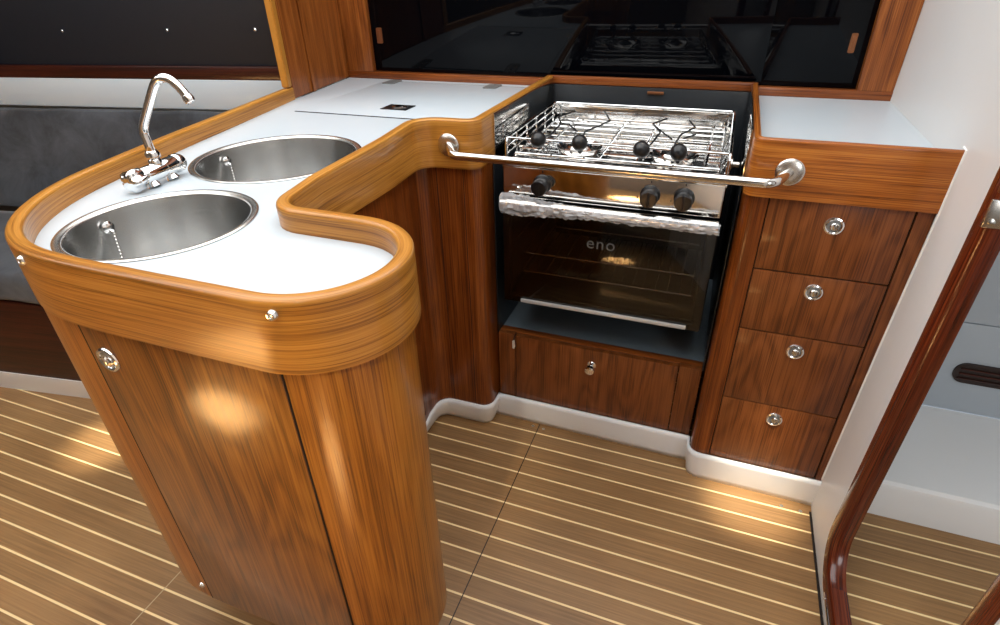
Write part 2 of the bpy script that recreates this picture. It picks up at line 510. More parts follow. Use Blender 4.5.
lathe(bm, [(.005, 0), (.005, .002), (.003, .003), (0, .003)], (.778, -.1985, .878), (0, -1, 0), 12)
o = obj('strike_plate', bm, 'satin', t); o['label'] = 'worn steel strike plate'
bm = bmesh.new(); box(bm, .770, .796, -.1985, -.1910, .922, .958, .003)
lathe(bm, [(.005, 0), (.005, .002), (.003, .003), (0, .003)], (.780, -.1985, .934), (0, -1, 0), 12)
o = obj('hinge_leaf', bm, 'bronze', t); o['label'] = 'copper coloured hinge leaf'
bm = bmesh.new(); tube(bm, [(wx(.06)-.0095, y, .056) for y in (-.285, -.29, -.33, -.38, -.44, -.50)], [.0015, .0032, .0032, .0032, .0032, .0015], 10)
for y in (-.30, -.375, -.47): lathe(bm, [(.003, 0), (.003, .0035), (0, .004)], (wx(.06)-.0095, y, .056), (-1, 0, 0), 10)
o = obj('sill_rod', bm, 'steel', t); o['label'] = 'thin bright steel rod along the sill'

# dark gap line between floor and bulkhead
bm = bmesh.new(); box(bm, .7555, .7605, -2.7, -.012, .0002, .002)
struct(obj('trim_1', bm, 'gap', smooth=0))
# white sealant bead where the galley meets the bulkhead
bm = bmesh.new(); tube(bm, [(wx(.10), .010, .10), (wx(.5), .010, .5), (wx(.93), .002, .931), (wx(.93), .02, .932)], .0028, 8)
struct(obj('trim_2', bm, 'caulk'))

# cabin beyond the doorway
bm = bmesh.new()
pr = [(.035, 0), (.035, .095), (.0385, .106), (.047, .112), (.395, .112), (.395, 0)]
vs = [[bm.verts.new((x, y, z)) for y, z in pr] for x in (.802, 2.3)]
for k in range(len(pr)):
    k2 = (k+1) % len(pr); bm.faces.new((vs[0][k], vs[1][k], vs[1][k2], vs[0][k2]))
bm.faces.new(vs[0]); bm.faces.new(vs[1][::-1])
tag(obj('berth_step', bm, 'gel'), 'white moulded step on the floor seen through the doorway', 'step')
t = thing('locker_front', 'blue-grey locker wall with a dark vent slot, seen through the doorway', 'locker')
boxo('lower_panel', (.81, 2.3, .397, .412, .112, .394), 'locker', t, .0015)
boxo('upper_panel', (.81, 2.3, .397, .412, .397, 1.3), 'locker', t, .0015)
boxo('panel_joint', (.81, 2.3, .404, .410, .392, .399), 'gap', t, 0)
bm = bmesh.new()
lp = rrect(1.086, 1.32, .213, .276, .028, 8)
slab(bm, [lp], 0, .006)
for v in bm.verts: v.co = Vector((v.co.x, .3965-v.co.z, v.co.y))
vt = obj('vent', bm, 'slot', t)
bm = bmesh.new()
for z in (.229, .244, .259): box(bm, 1.098, 1.31, .386, .391, z-.0025, z+.0025, .001)
obj('louvre', bm, 'darkwood', vt)
bm = bmesh.new(); box(bm, 2.3, 2.35, -1.8, .98, 0, 1.95); struct(obj('wall_forward', bm, 'wallgrey'))
bm = bmesh.new(); box(bm, .80, 2.3, -1.85, -1.8, 0, 1.95); struct(obj('wall_front', bm, 'wallgrey'))
bm = bmesh.new(); box(bm, .80, 2.3, .62, .66, 1.3, 1.95); struct(obj('wall_upper', bm, 'wallgrey'))

# wooden partition behind the sinks
def vplate(name, a, b, th, z0, z1, mat, parent=None, bev=.002):
    a = Vector(a); b = Vector(b); d = (b-a).normalized(); nrm = Vector((-d.y, d.x))*th
    bm = bmesh.new()
    slab(bm, [[a, b, b+nrm, a+nrm]], z0, z1)
    if bev: bmesh.ops.bevel(bm, geom=list(bm.edges), offset=bev, segments=2, affect='EDGES')
    return obj(name, bm, mat, parent)
t = thing('partition_panel', 'upright teak partition at the far left end of the white worktop', 'partition')
vplate('panel', (-.8215, .2365), (-.880, .6115), .018, .8965, 1.945, 'frame', t)
vplate('edge_lipping', (-.812, .2085), (-.8195, .2355), .020, .932, 1.945, 'band', t, .003)
vplate('joint_bead', (-.8375, .345), (-.840, .362), -.005, .8965, 1.94, 'frame', t, .0015)

# ================================================================== L-SHAPED SINK CABINET
t = thing('sink_cabinet', 'L-shaped teak sink cabinet with rounded end and raised golden fiddle rail', 'kitchen cabinet')
SINKCAB = t
sweep_plan('fiddle_rail', outer, band_prof(ZB, ZT), 'band', t, zlow=zb_left)
# island body follows the band, set back under it
isl = [p for p in outer]
k_end = max(i for i, p in enumerate(outer) if p.y < -.50)
def inset(p):
    return .012-.010*max(0, min(1, (-.36-p.x)/.10)) if p.y < 0 else .002
bi, bo = offset(outer, 0.0), offset(outer, 1.0)
body_path = [a+(b-a)*inset(a) for a, b in zip(bi, bo)][:k_end]
sweep_plan('body', resample(body_path, .012), [(0, .20), (0, ZB+.045), (.016, ZB+.045), (.016, .20)], 'body', t)
cpath = resample(fillet([(-.235, -.548), (-.262, -.3), (-.274, -.18), (-.292, -.085), (-.292, -.003), (-.1335, -.001), (-.1335, .095)], [0, 0, .03, .04, .032], 8), .007)
sweep_plan('corner_panel', cpath, [(0, .09), (0, ZB+.045), (.014, ZB+.045), (.014, .09)], 'corner', t)
# seams of the corner strips and the two leaves of the side locker
for s in (.74, .83):
    i = int(s*len(cpath)); p = cpath[i]; q = cpath[i+1]; d = (q-p).normalized()
    bm = bmesh.new(); nn = Vector((d.y, -d.x))
    slab(bm, [[p+nn*.0004, p+d*.0016+nn*.0004, p+d*.0016-nn*.002, p-nn*.002]], .092, ZB-.001); obj('panel_seam', bm, 'gap', t, 0)
for z0, z1, nm in ((.625, .822, 'upper_side_door'), (.105, .620, 'lower_side_door')):
    a = Vector((-.2400, -.50)); b = Vector((-.2745, -.172))
    d = (b-a).normalized(); nn = Vector((d.y, -d.x))
    bm = bmesh.new(); slab(bm, [[a+nn*.004, b+nn*.004, b-nn*.004, a-nn*.004]], z0, z1)
    bmesh.ops.bevel(bm, geom=list(bm.edges), offset=.001, segments=2, affect='EDGES')
    obj(nm, bm, 'corner', t)
# island door, slightly proud with a dark gap round it
def rect_ring(name, x0, x1, z0, z1, y0, y1, mat, parent):
    bm = bmesh.new(); box(bm, x0, x1, y0, y1, z0, z1); return obj(name, bm, mat, parent, 0)
rect_ring('door_gap', -.3868, -.0520, .2005, .8335, -.8012, -.7970, 'gap', t)
d = boxo('door', (-.3825, -.0530, -.8026, -.7985,   .203, .8295), 'door', t, .0012)
push_latch(d, -.352, -.8028, .777, .0195)
screw(t, (-.402, -.7985, .232), (0, -1, 0), .006, 'hinge_screw')
screw(t, (-.033, -.8085, .9145), (.1, -1, 0), .0062)
screw(t, (-.4360, -.8010, .9135), (-.35, -1, 0), .0062)
bm = bmesh.new(); slab(bm, [rrect(-.56, -.30, -.66, -.30, .06)], 0, .205)
obj('plinth', bm, 'gel', t)
# white coved kick board under the corner and the stove
def loft_kick(name, top, bot, ztop, parent, n=60):
    def rs(P):
        P = resample(P, .004); L = len(P)-1
        return [P[round(i*L/(n-1))] for i in range(n)]
    T, B = rs(top), rs(bot)
    bm = bmesh.new(); rows = []
    for a, b in zip(T, B):
        r = []
        for s in range(7):
            u = s/6; w = u**1.8
            r.append(bm.verts.new((a.x+(b.x-a.x)*w, a.y+(b.y-a.y)*w, ztop*(1-u))))
        rows.append(r)
    for r1, r2 in zip(rows, rows[1:]):
        for k in range(6): bm.faces.new((r1[k], r2[k], r2[k+1], r1[k+1]))
    o = obj(name, bm, 'gel', parent, 60)
    m = o.modifiers.new('thickness', 'SOLIDIFY'); m.thickness = -.006; m.offset = 1
    return o
ktop = fillet([(-.272, -.30), (-.279, -.18), (-.292, -.085), (-.292, -.003), (-.131, -.001), (-.131, .069)], [0, .03, .04, .032, .0], 8)
kbot = fillet([(-.300, -.30), (-.312, -.18), (-.322, -.085), (-.318, .026), (-.150, .028), (-.150, .082)], [0, .03, .04, .02, .0], 8)
struct(loft_kick('baseboard_left', ktop, kbot, .093, None))
kt = fillet([(-.131, .0695), (.4405, .0695), (.4405, .0115), (.772, .0115)], [.004, .03], 8)
kb = fillet([(-.150, .082), (.449, .074), (.449, .0185), (.772, .0165)], [.004, .022], 8)
struct(loft_kick('baseboard_front', kt, kb, .093, None, 90))

# ================================================================== WORKTOPS AND SINKS
inner = offset(outer, TH+.0004)
S1, S2, SR1, SR2 = (-.411, -.615), (-.469, -.270), .143, .170
w_out = [p for p in inner]
w_out = [p for p in w_out if p.y < (.234 if p.x < -.5 else .597)]
w_loop = [tuple(p) for p in w_out]+[(-.1524, .612), (-.8795, .612), (-.8205, .236)]
t = thing('sink_worktop', 'long white laminate worktop with two round sink cutouts and a hatch lid', 'worktop')
bm = bmesh.new(); slab(bm, [w_loop, circle(*S1, SR1-.012), circle(*S2, SR2-.012)], ZW-.022, ZW)
obj('top', bm, 'white', t, 20)
lid = boxo('hatch_lid', (-.712, -.185, .105, .568, ZW, ZW+.0012), 'white', t, .0005)
boxo('lid_gap', (-.715, -.270, .0985, .1035, ZW, ZW+.0012), 'gap', t, 0)
boxo('lid_back_gap', (-.66, -.155, .570, .5725, ZW, ZW+.001), 'letter', t, 0)
for x in (-.675, -.316):
    bm = bmesh.new(); slab(bm, [rrect(x-.022, x+.022, .520, .592, .012)], ZW+.0012, ZW+.0035)
    for yy in (.535, .556, .577): lathe(bm, [(.005, .0023), (.005, .0035), (.003, .0038), (0, .0038)], (x, yy, ZW+.0012), (0, 0, 1), 12)
    obj('hinge', bm, 'grey', t)
lt = boxo('lid_latch', (-.497, -.418, .180, .240, ZW+.0012, ZW+.0028), 'black', t, .0008)
bm = bmesh.new()
lathe(bm, [(.016, 0), (.016, .003), (.010, .0045), (0, .0048)], (-.458, .210, ZW+.0028), (0, 0, 1), 24)
box(bm, -.472, -.430, .205, .215, ZW+.0028, ZW+.0055, .001)
obj('latch_knob', bm, 'chrome', lt)

def chain(bm, pts, r=.0026, gap=.0058):
    P = resample([Vector(p) for p in pts], gap)
    for p in P: bmesh.ops.create_icosphere(bm, subdivisions=1, radius=r, matrix=Matrix.Translation(p))
def sink(c, R, label, ang):
    cx, cy = c
    t = thing('round_sink', label, 'sink', 'pair of round steel sinks', (cx, cy, ZW))
    inv = Matrix.Translation((-cx, -cy, -ZW))
    def lo(bm): bm.transform(inv); return bm
    D = .165
    bm = bmesh.new()
    p = [(R-.001, .0004), (R, .0014), (R-.0015, .0026), (R-.005, .0028), (R-.009, .0020), (R-.0125, -.0006), (R-.0135, -.0030)]
    lathe(bm, p, (cx, cy, ZW), (0, 0, 1), 96); obj('rim', lo(bm), 'satin', t, 50)
    bm = bmesh.new()
    p = [(R-.0135, -.0015), (R-.0145, -.02), (R-.016, -.08), (R-.019, -D+.03), (R-.026, -D+.012), (R-.042, -D+.002), (R-.065, -D-.001), (.03, -D-.004), (.028, -D-.007)]
    lathe(bm, p, (cx, cy, ZW), (0, 0, 1), 96); obj('bowl', lo(bm), 'sink', t, 50)
    bm = bmesh.new(); lathe(bm, [(.036, -D-.002), (.034, .0-D), (.026, -D-.001), (.024, -D-.006), (0, -D-.008)], (cx, cy, ZW), (0, 0, 1), 32)
    obj('drain', lo(bm), 'chrome', t)
    # plug chain hanging from a stud on the far wall of the bowl
    a = ang; rr = R-.0175
    sx, sy = cx+rr*math.cos(a), cy+rr*math.sin(a)
    bm = bmesh.new(); lathe(bm, [(.010, 0), (.010, .003), (.006, .006), (0, .0065)], (sx, sy, ZW-.024), (-math.cos(a), -math.sin(a), 0), 20)
    bmesh.ops.create_uvsphere(bm, u_segments=12, v_segments=8, radius=.004, matrix=Matrix.Translation((sx-.008*math.cos(a), sy-.008*math.sin(a), ZW-.031)))
    st = obj('chain_stud', lo(bm), 'chrome', t)
    bm = bmesh.new()
    b0 = Vector((sx-.009*math.cos(a), sy-.009*math.sin(a), ZW-.033))
    chain(bm, [b0, b0+Vector((.014, -.014, -.065)), b0+Vector((.028, -.03, -.130))])
    chain(bm, [b0, b0+Vector((.003, -.003, -.055)), b0+Vector((.008, -.012, -.120)), b0+Vector((.028, -.03, -.132))])
    obj('plug_chain', lo(bm), 'steel', t)
    bm = bmesh.new()
    lathe(bm, [(.022, 0), (.024, .004), (.020, .010), (.006, .012), (.005, .018), (0, .019)], (b0.x+.030, b0.y-.033, ZW-D-.0005), (0, 0, 1), 24)
    obj('plug', lo(bm), 'black', t)
    return t
sink(S1, SR1, 'round steel sink nearest the camera, beside the tap at the rounded cabinet end', math.radians(181))
sink(S2, SR2, 'farther round steel sink, between the tap and the hatch lid', math.radians(177))

# ---- tap
t = thing('mixer_tap', 'chrome mixer tap with hooked swivel spout standing behind the sinks', 'tap', loc=(-.583, -.47, ZW))
def L0(bm): bm.transform(Matrix.Translation((.583, .47, -ZW))); return bm
A = Vector((-.5635, -.532, .917)); B = Vector((-.5720, -.420, .919)); ax = (B-A).normalized()
bm = bmesh.new(); ln = (B-A).length
lathe(bm, [(0, .022), (.012, .0225), (.015, .027), (.0155, .032), (.0155, ln-.040), (.0165, ln-.039), (.0165, ln-.012), (.014, ln-.004), (.008, ln), (0, ln+.001)], A, ax, 28)
obj('valve_body', L0(bm), 'chrome', t)
for s in (.040, .084):
    p = A+ax*s
    bm = bmesh.new(); tube(bm, [(p.x, p.y, p.z-.010), (p.x+.003, p.y, ZW+.008), (p.x+.006, p.y, ZW+.001)], [.011, .010, .013], 20); obj('foot', L0(bm), 'chrome', t)
bm = bmesh.new()
u, w = frame_of(ax); rings = []
for h, rr, am in ((.024, .013, 0), (.021, .0185, .06), (.005, .019, .14), (-.003, .017, .16), (-.008, .011, .1), (-.009, .005, 0)):
    rings.append([bm.verts.new(A+ax*h+(rr*(1+am*math.cos(5*q)))*(math.cos(q)*u+math.sin(q)*w)) for q in [2*PI*k/40 for k in range(40)]])
for a_, b_ in zip(rings, rings[1:]):
    for k in range(40): bm.faces.new((a_[k], a_[(k+1) % 40], b_[(k+1) % 40], b_[k]))
bm.faces.new(rings[-1])
obj('control_knob', L0(bm), 'chrome', t, 60)
bm = bmesh.new(); lathe(bm, [(.0165, ln-.013), (.0175, ln-.011), (.0175, ln-.002), (.0135, ln+.006), (.007, ln+.009), (0, ln+.0095)], A, ax, 28)
obj('far_knob', L0(bm), 'chrome', t)
P0 = A+ax*.062
bm = bmesh.new(); lathe(bm, [(.012, .010), (.012, .018), (.0095, .022), (.0125, .024), (.0125, .032), (.009, .037), (0, .037)], P0, (0, 0, 1), 24); obj('spout_nut', L0(bm), 'chrome', t)
sp = catmull([P0+Vector(q) for q in ((0, 0, .030), (-.002, .000, .050), (-.004, .001, .068), (.001, .003, .082), (.018, .006, .107), (.040, .010, .138),
      (.050, .012, .150), (.062, .014, .157), (.076, .016, .156), (.088, .018, .147), (.097, .020, .134), (.101, .0205, .127))], 6)
bm = bmesh.new(); tube(bm, sp, .0074, 16); obj('spout', L0(bm), 'chrome', t, 60)
e = sp[-1]; dd = (sp[-1]-sp[-3]).normalized()
bm = bmesh.new(); lathe(bm, [(.0064, -.005), (.0085, -.003), (.0095, .003), (.0085, .008), (.0062, .009), (.005, .006), (0, .006)], e, dd, 20); obj('aerator', L0(bm), 'chrome', t)

# ================================================================== STOVE BAY
t = thing('stove_locker', 'low teak locker with drop-down front below the stove', 'locker')
boxo('left_filler', (-.1268, -.0755, .072, .090, .092, .318), 'drawer', t, .0015)
boxo('right_filler', (.3795, .4358, .072, .090, .092, .318), 'drawer', t, .0015)
d = boxo('door', (-.0735, .3775, .070, .088, .094, .316), 'drawer', t, .0015)
boxo('sill', (-.1268, .4358, .088, .112, .300, .318), 'frame_h', t, .001)
latheo('knob', [(.012, 0), (.012, .002), (.006, .004), (.0055, .012), (.011, .017), (.0145, .024), (.0125, .031), (.006, .034), (0, .0345)], (.150, .070, .268), (0, -1, 0), 'chrome', d, 28)
tg = thing('latch_tag', 'small ivory tag hanging at the left seam of the locker under the stove', 'tag', loc=(-.079, .066, .31))
bm = bmesh.new()
slab(bm, [[(-.003, -.034), (.002, -.036), (.005, -.027), (.003, -.010), (.001, -.005), (-.003, -.010)]], -.0015, .0015)
for v in bm.verts: v.co = Vector((v.co.x, v.co.z, v.co.y))
obj('tag_plate', bm, 'ivory', tg)
bm = bmesh.new(); tube(bm, [(0, 0, -.008), (.002, .000, .004), (.003, .014, .0095)], .0012, 6); obj('cord', bm, 'gap', tg)

t = thing('stove_bay_liner', 'dark grey lined recess around the stove with bright steel upper sides', 'recess')
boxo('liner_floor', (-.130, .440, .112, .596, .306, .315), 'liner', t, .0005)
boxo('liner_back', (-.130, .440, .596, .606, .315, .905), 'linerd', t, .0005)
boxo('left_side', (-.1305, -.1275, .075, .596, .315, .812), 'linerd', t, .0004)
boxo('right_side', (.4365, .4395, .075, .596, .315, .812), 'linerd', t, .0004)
o = boxo('left_steel_sheet', (-.1306, -.1270, .085, .590, .812, .925), 'steel', t, .0004)
o = boxo('right_steel_sheet', (.4358, .4394, .085, .590, .812, .925), 'steel', t, .0004)
boxo('bay_latch', (.158, .205, .588, .596, .889, .897), 'bronze', t, .001)

# ================================================================== STOVE
t = thing('gimballed_stove', 'steel gimballed marine stove with two burners and black glass oven door', 'stove', loc=(.16, .25, .46))
OX, OY, OZ = .16, .25, .46
def T(bm): bm.transform(Matrix.Translation((-OX, -OY, -OZ))); return bm
def so(name, bm, mat, parent=None, smooth=35): return obj(name, T(bm), mat, parent if parent else t, smooth)
X0, X1, YF, YB = -.090, .410, .036, .470
# shell built as open-fronted box so that the cavity behind the glass is real
bm = bmesh.new()
box(bm, X0, X0+.022, YF+.004, YB, .458, .815, .001); box(bm, X1-.022, X1, YF+.004, YB, .458, .815, .001)
box(bm, X0, X1, YF+.004, YB, .458, .480, .001); box(bm, X0, X1, YB-.02, YB, .458, .815, .001); box(bm, X0, X1, YF+.004, YB, .722, .815, .001)
so('oven_body', bm, 'enamel')
bm = bmesh.new(); box(bm, X0+.003, X1-.003, YF-.006, YF+.004, .748, .822, .003, 3)
cp = so('control_panel', bm, 'steel')
# oven door
bm = bmesh.new()
slab(bm, [[(X0+.002, .462), (X1-.002, .462), (X1-.002, .741), (X0+.002, .741)], [(X0+.018, .478), (X1-.018, .478), (X1-.018, .722), (X0+.018, .722)]], 0, .014)
for v in bm.verts: v.co = Vector((v.co.x, YF+.004-v.co.z, v.co.y))
dr = so('oven_door', bm, 'enamel')
bm = bmesh.new(); box(bm, X0+.003, X1-.003, YF-.0145, YF-.0105, .463, .728, .001); so('door_glass', bm, 'ovenglass', dr)
bm = bmesh.new(); box(bm, X0+.004, X1-.004, YF-.0165, YF-.004, .726, .742, .001); so('top_strip', bm, 'steel', dr)
bm = bmesh.new(); box(bm, -.040, .377, YF-.020, YF-.0142, .466, .4755, .0012); box(bm, .17, .19, YF-.022, YF-.019, .4675, .474, .001)
o = so('bottom_strip', bm, 'alu', dr)
# flat bar handle with end arms
bm = bmesh.new()
hp = [(0, -.011), (-.006, -.012), (-.013, -.009), (-.016, 0), (-.013, .009), (-.006, .012), (0, .011)]
vs = [[bm.verts.new((x, YF-.022+a, .737+b)) for a, b in hp] for x in (X0+.004, X1-.004)]
for k in range(len(hp)):
    k2 = (k+1) % len(hp); bm.faces.new((vs[0][k], vs[1][k], vs[1][k2], vs[0][k2]))
bm.faces.new(vs[0]); bm.faces.new(vs[1][::-1])
for x in (X0+.03, X1-.03): box(bm, x-.008, x+.008, YF-.024, YF-.01, .731, .743, .001)
so('door_handle', bm, 'steel', dr, 50)
# crumpled clear film still wrapped round the handle
bm = bmesh.new(); nx, na = 170, 14; rows = []
for i in range(nx+1):
    s = i/nx; x = X0+.006+s*(X1-X0-.006)
    puff = 1.0+.75*max(0, 1-abs(s-.12)/.26)**.7+.10*math.sin(s*23)
    row = []
    for k in range(na+1):
        a = math.radians(-95+195*k/na)
        ry, rz = .0185, .0125*puff
        nz = noise.noise(Vector((x*60, k*.9, 3.1)))*.0045*(1+.9*max(0, 1-abs(s-.15)/.3))+noise.noise(Vector((x*160, k*1.7, 9)))*.0018
        yy = YF-.028-(ry+nz)*math.cos(a*.9-.15)
        zz = .7350+(rz+nz)*math.sin(a)+.010*max(0, 1-s/.35)*max(0, math.sin(a))
        row.append(bm.verts.new((x+nz*.5, min(yy, YF-.0175), zz)))
    rows.append(row)
for a_, b_ in zip(rows, rows[1:]):
    for k in range(na): bm.faces.new((a_[k], b_[k], b_[k+1], a_[k+1]))
fl = obj('protective_film', bm, 'film', None, 25)
tag(fl, 'crumpled clear plastic film wrapped around the oven door handle', 'plastic film')
# lettering on the glass
def text_mesh(name, body, size, loc, mat, parent, spacing=1.0):
    cu = bpy.data.curves.new(name, 'FONT'); cu.body = body; cu.size = size; cu.extrude = .0003; cu.align_x = 'CENTER'; cu.align_y = 'CENTER'; cu.space_character = spacing
    o = bpy.data.objects.new(name, cu); COL.objects.link(o)
    bpy.context.view_layer.update()
    me = bpy.data.meshes.new_from_object(o.evaluated_get(bpy.context.evaluated_depsgraph_get()))
    bpy.data.objects.remove(o); bpy.data.curves.remove(cu)
    me.transform(Matrix.Translation(loc) @ Matrix.Rotation(PI/2, 4, 'X'))
    me.materials.clear(); me.materials.append(M[mat])
    o = bpy.data.objects.new(name, me); COL.objects.link(o); o.parent = parent; return o
text_mesh('lettering', 'eno', .042, (.158-OX, YF-.0152-OY, .657-OZ), 'letter', dr, 1.12)
# racks in the cavity
def wire_rack(z, nm, y0=.09, y1=.40):
    bm = bmesh.new()
    tube(bm, [(-.055, y0, z), (.375, y0, z), (.375, y1, z), (-.055, y1, z)], .0028, 8, closed=True)
    for k in range(1, 15): x = -.055+.43*k/15; tube(bm, [(x, y0, z), (x, y1, z)], .0016, 6)
    so(nm, bm, 'satin')
wire_rack(.575, 'oven_rack'); wire_rack(.520, 'oven_rack')
for x in (-.066, .386):
    for z in (.515, .57, .625):
        bm = bmesh.new(); tube(bm, [(x, .07, z), (x, .44, z)], .0022, 6); so('rack_runner', bm, 'satin')
# knobs
def ctl(x, z, r=.019):
    bm = bmesh.new()
    lathe(bm, [(r*1.15, 0), (r*1.15, .003), (r*.9, .006), (r*.86, .018), (r, .020), (r, .030), (r*.9, .0335), (0, .0345)], (x, YF-.006, z), (0, -1, -.06), 28)
    box(bm, x-.003, x+.003, YF-.0415, YF-.036, z-r*.85, z+r*.85, .0015)
    kn = so('control_knob', bm, 'black', cp)
    for a in (90, 200, -90):
        bm = bmesh.new(); box(bm, x+1.5*r*math.cos(math.radians(a))-.001, x+1.5*r*math.cos(math.radians(a))+.001, YF-.0068, YF-.0058, z+1.5*r*math.sin(math.radians(a))-.0025, z+1.5*r*math.sin(math.radians(a))+.0025)
        so('dial_mark', bm, 'black', kn, 0)
for x in (.010, .256, .328): ctl(x, .787)
bm = bmesh.new(); lathe(bm, [(.005, 0), (.005, .006), (.003, .010), (0, .0105)], (-.048, YF-.006, .772), (0, -1, 0), 16); so('igniter_button', bm, 'chrome', cp)
# hob pan
bm = bmesh.new()
box(bm, X0+.001, X1-.001, YF-.004, YB, .815, .823, .002)
so('hob_plate', bm, 'hob')
bm = bmesh.new()
tube(bm, [(X0+.004, YF-.002, .824), (X1-.004, YF-.002, .824)], .006, 12)
for x in (X0+.004, X1-.004): tube(bm, [(x, YF, .824), (x, YB-.004, .824)], .004, 10)
so('hob_rim', bm, 'steel')
bm = bmesh.new(); box(bm, X0+.004, X1-.004, YB-.006, YB-.002, .823, .874, .001); tube(bm, [(X0+.004, YB-.004, .876), (X1-.004, YB-.004, .876)], .0035, 10)
so('splash_back', bm, 'hob')
BX = [(.062, .165), (.286, .158)]
for cx, cy in BX:
    bm = bmesh.new()
    lathe(bm, [(.040, .0), (.046, .004), (.052, .013), (.055, .021), (.051, .023), (.044, .014), (.034, .010), (.033, .020), (.029, .024), (0, .024)], (cx, cy, .823), (0, 0, 1), 48)
    bu = so('burner', bm, 'steel')
    bm = bmesh.new(); lathe(bm, [(.024, .0), (.025, .003), (.021, .006), (0, .007)], (cx, cy, .847), (0, 0, 1), 36); so('burner_cap', bm, 'black', bu)
    for a, b in ((-.052, -.030), (.018, .040)):
        bm = bmesh.new(); box(bm, cx+a, cx+b, cy-.083, cy-.068, .8232, .8245, .0004); so('blue_sticker', bm, 'bluefilm', bu)
# pan grid
bm = bmesh.new()
tube(bm, [(X0+.022, YF+.03, .842), (X1-.022, YF+.03, .842), (X1-.022, YB-.03, .842), (X0+.022, YB-.03, .842)], .0032, 8, closed=True)
for k in range(1, 8):
    y = YF+.03+(YB-YF-.06)*k/8
    for xa, xb in ((X0+.022, -.005), (.13, .215), (.36, X1-.022)) if .10 < y < .23 else ((X0+.022, X1-.022),):
        tube(bm, [(xa, y, .842), (xb, y, .842)], .0026, 8)
for x in (-.01, .13, .215, .36): tube(bm, [(x, YF+.03, .8445), (x, YB-.03, .8445)], .003, 8)
for x in (X0+.022, X1-.022):
    for y in (YF+.03, .2, .32, YB-.03): tube(bm, [(x, y, .823), (x, y, .842)], .0028, 8)
so('pan_grid', bm, 'chrome')
# raised rail fence round the hob
bm = bmesh.new()
ZR = .880
loop = fillet([(X0+.006, YF+.012, .826), (X0+.006, YF+.012, ZR), (X0+.006, YB-.012, ZR), (X1-.006, YB-.012, ZR), (X1-.006, YF+.012, ZR), (X1-.006, YF+.012, .826)], [.012]*4, 6)
tube(bm, loop, .0036, 10)
for z in (.846, .862):
    for x in (X0+.006, X1-.006): tube(bm, [(x, YF+.012, z), (x, YB-.012, z)], .0024, 8)
for y in (.12, .20, .28, .36, .44):
    for x in (X0+.006, X1-.006): tube(bm, [(x, y, .824), (x, y, ZR)], .0026, 8)
so('rail_fence', bm, 'chrome')
bm = bmesh.new()
tube(bm, [(X0+.010, YF+.014, .8815), (X1-.010, YF+.014, .8815)], .0024, 10)
so('front_rail', bm, 'chrome')
# pan clamps: black ball on a bent wire arm
clamps = [((-.005, .042), [(.012, .085), (.007, .193), (-.020, .262), (.006, .335)]),
          ((.090, .042), [(.081, .133), (.102, .198), (.116, .254), (.082, .350)]),
          ((.227, .026), [(.241, .060), (.248, .170), (.221, .250), (.247, .311)]),
          ((.303, .026), [(.290, .070), (.294, .163), (.320, .237), (.301, .304)])]
for (bx, by), pts in clamps:
    bm = bmesh.new(); bmesh.ops.create_uvsphere(bm, u_segments=24, v_segments=16, radius=.0178, matrix=Matrix.Translation((bx, by, .884)))
    c = so('clamp_ball', bm, 'black')
    bm = bmesh.new(); tube(bm, [(bx, by+.012, .884)]+[(x, y, .886) for x, y in pts], .0022, 8); 
    tube(bm, [(bx, by+.004, .870), (bx, by+.008, .862)], .005, 8)
    so('clamp_wire', bm, 'black', c)
for a_, b_ in (((.025, .198), (.061, .137)), ((.221, .25), (.279, .124)), ((.303, .139), (.326, .182))): 
    bm = bmesh.new(); tube(bm, [(*a_, .884), (*b_, .884)], .0018, 6); so('cross_wire', bm, 'black')
# gimbal pivots
for x, s in ((X0, -1), (X1, 1)):
    bm = bmesh.new(); lathe(bm, [(.016, 0), (.016, .006), (.008, .008), (.008, .034 if s < 0 else .022), (0, .034 if s < 0 else .022)], (x, .26, .80), (s, 0, 0), 20); so('gimbal_pivot', bm, 'satin')

# ================================================================== GRAB RAIL
t = thing('grab_rail', 'polished steel grab rail running across the front of the stove', 'rail')
rl = fillet([(-.200, -.019, .874), (-.172, -.060, .863), (.487, -.060, .863), (.514, .002, .869)], [.026, .030], 8)
o = tubeo('tube', rl, .0095, 'steel', t, 18)
latheo('flange', [(.0265, 0), (.0265, .003), (.0235, .0058), (.012, .0072), (0, .0072)], (-.201, -.0175, .873), (0, -1, 0), 'satin', t)
latheo('flange', [(.0265, 0), (.0265, .003), (.0235, .0058), (.012, .0072), (0, .0072)], (.515, .0035, .869), (0, -1, 0), 'satin', t)

# ================================================================== DRAWER UNIT
t = thing('drawer_cabinet', 'narrow teak cabinet with four drawers between the stove and the doorway', 'kitchen cabinet')
rp = fillet([(.4405, .598), (.4405, .05), (.4405, .003), (.7790, .003)], [0, .036], 10)
rp = resample(rp, .008)
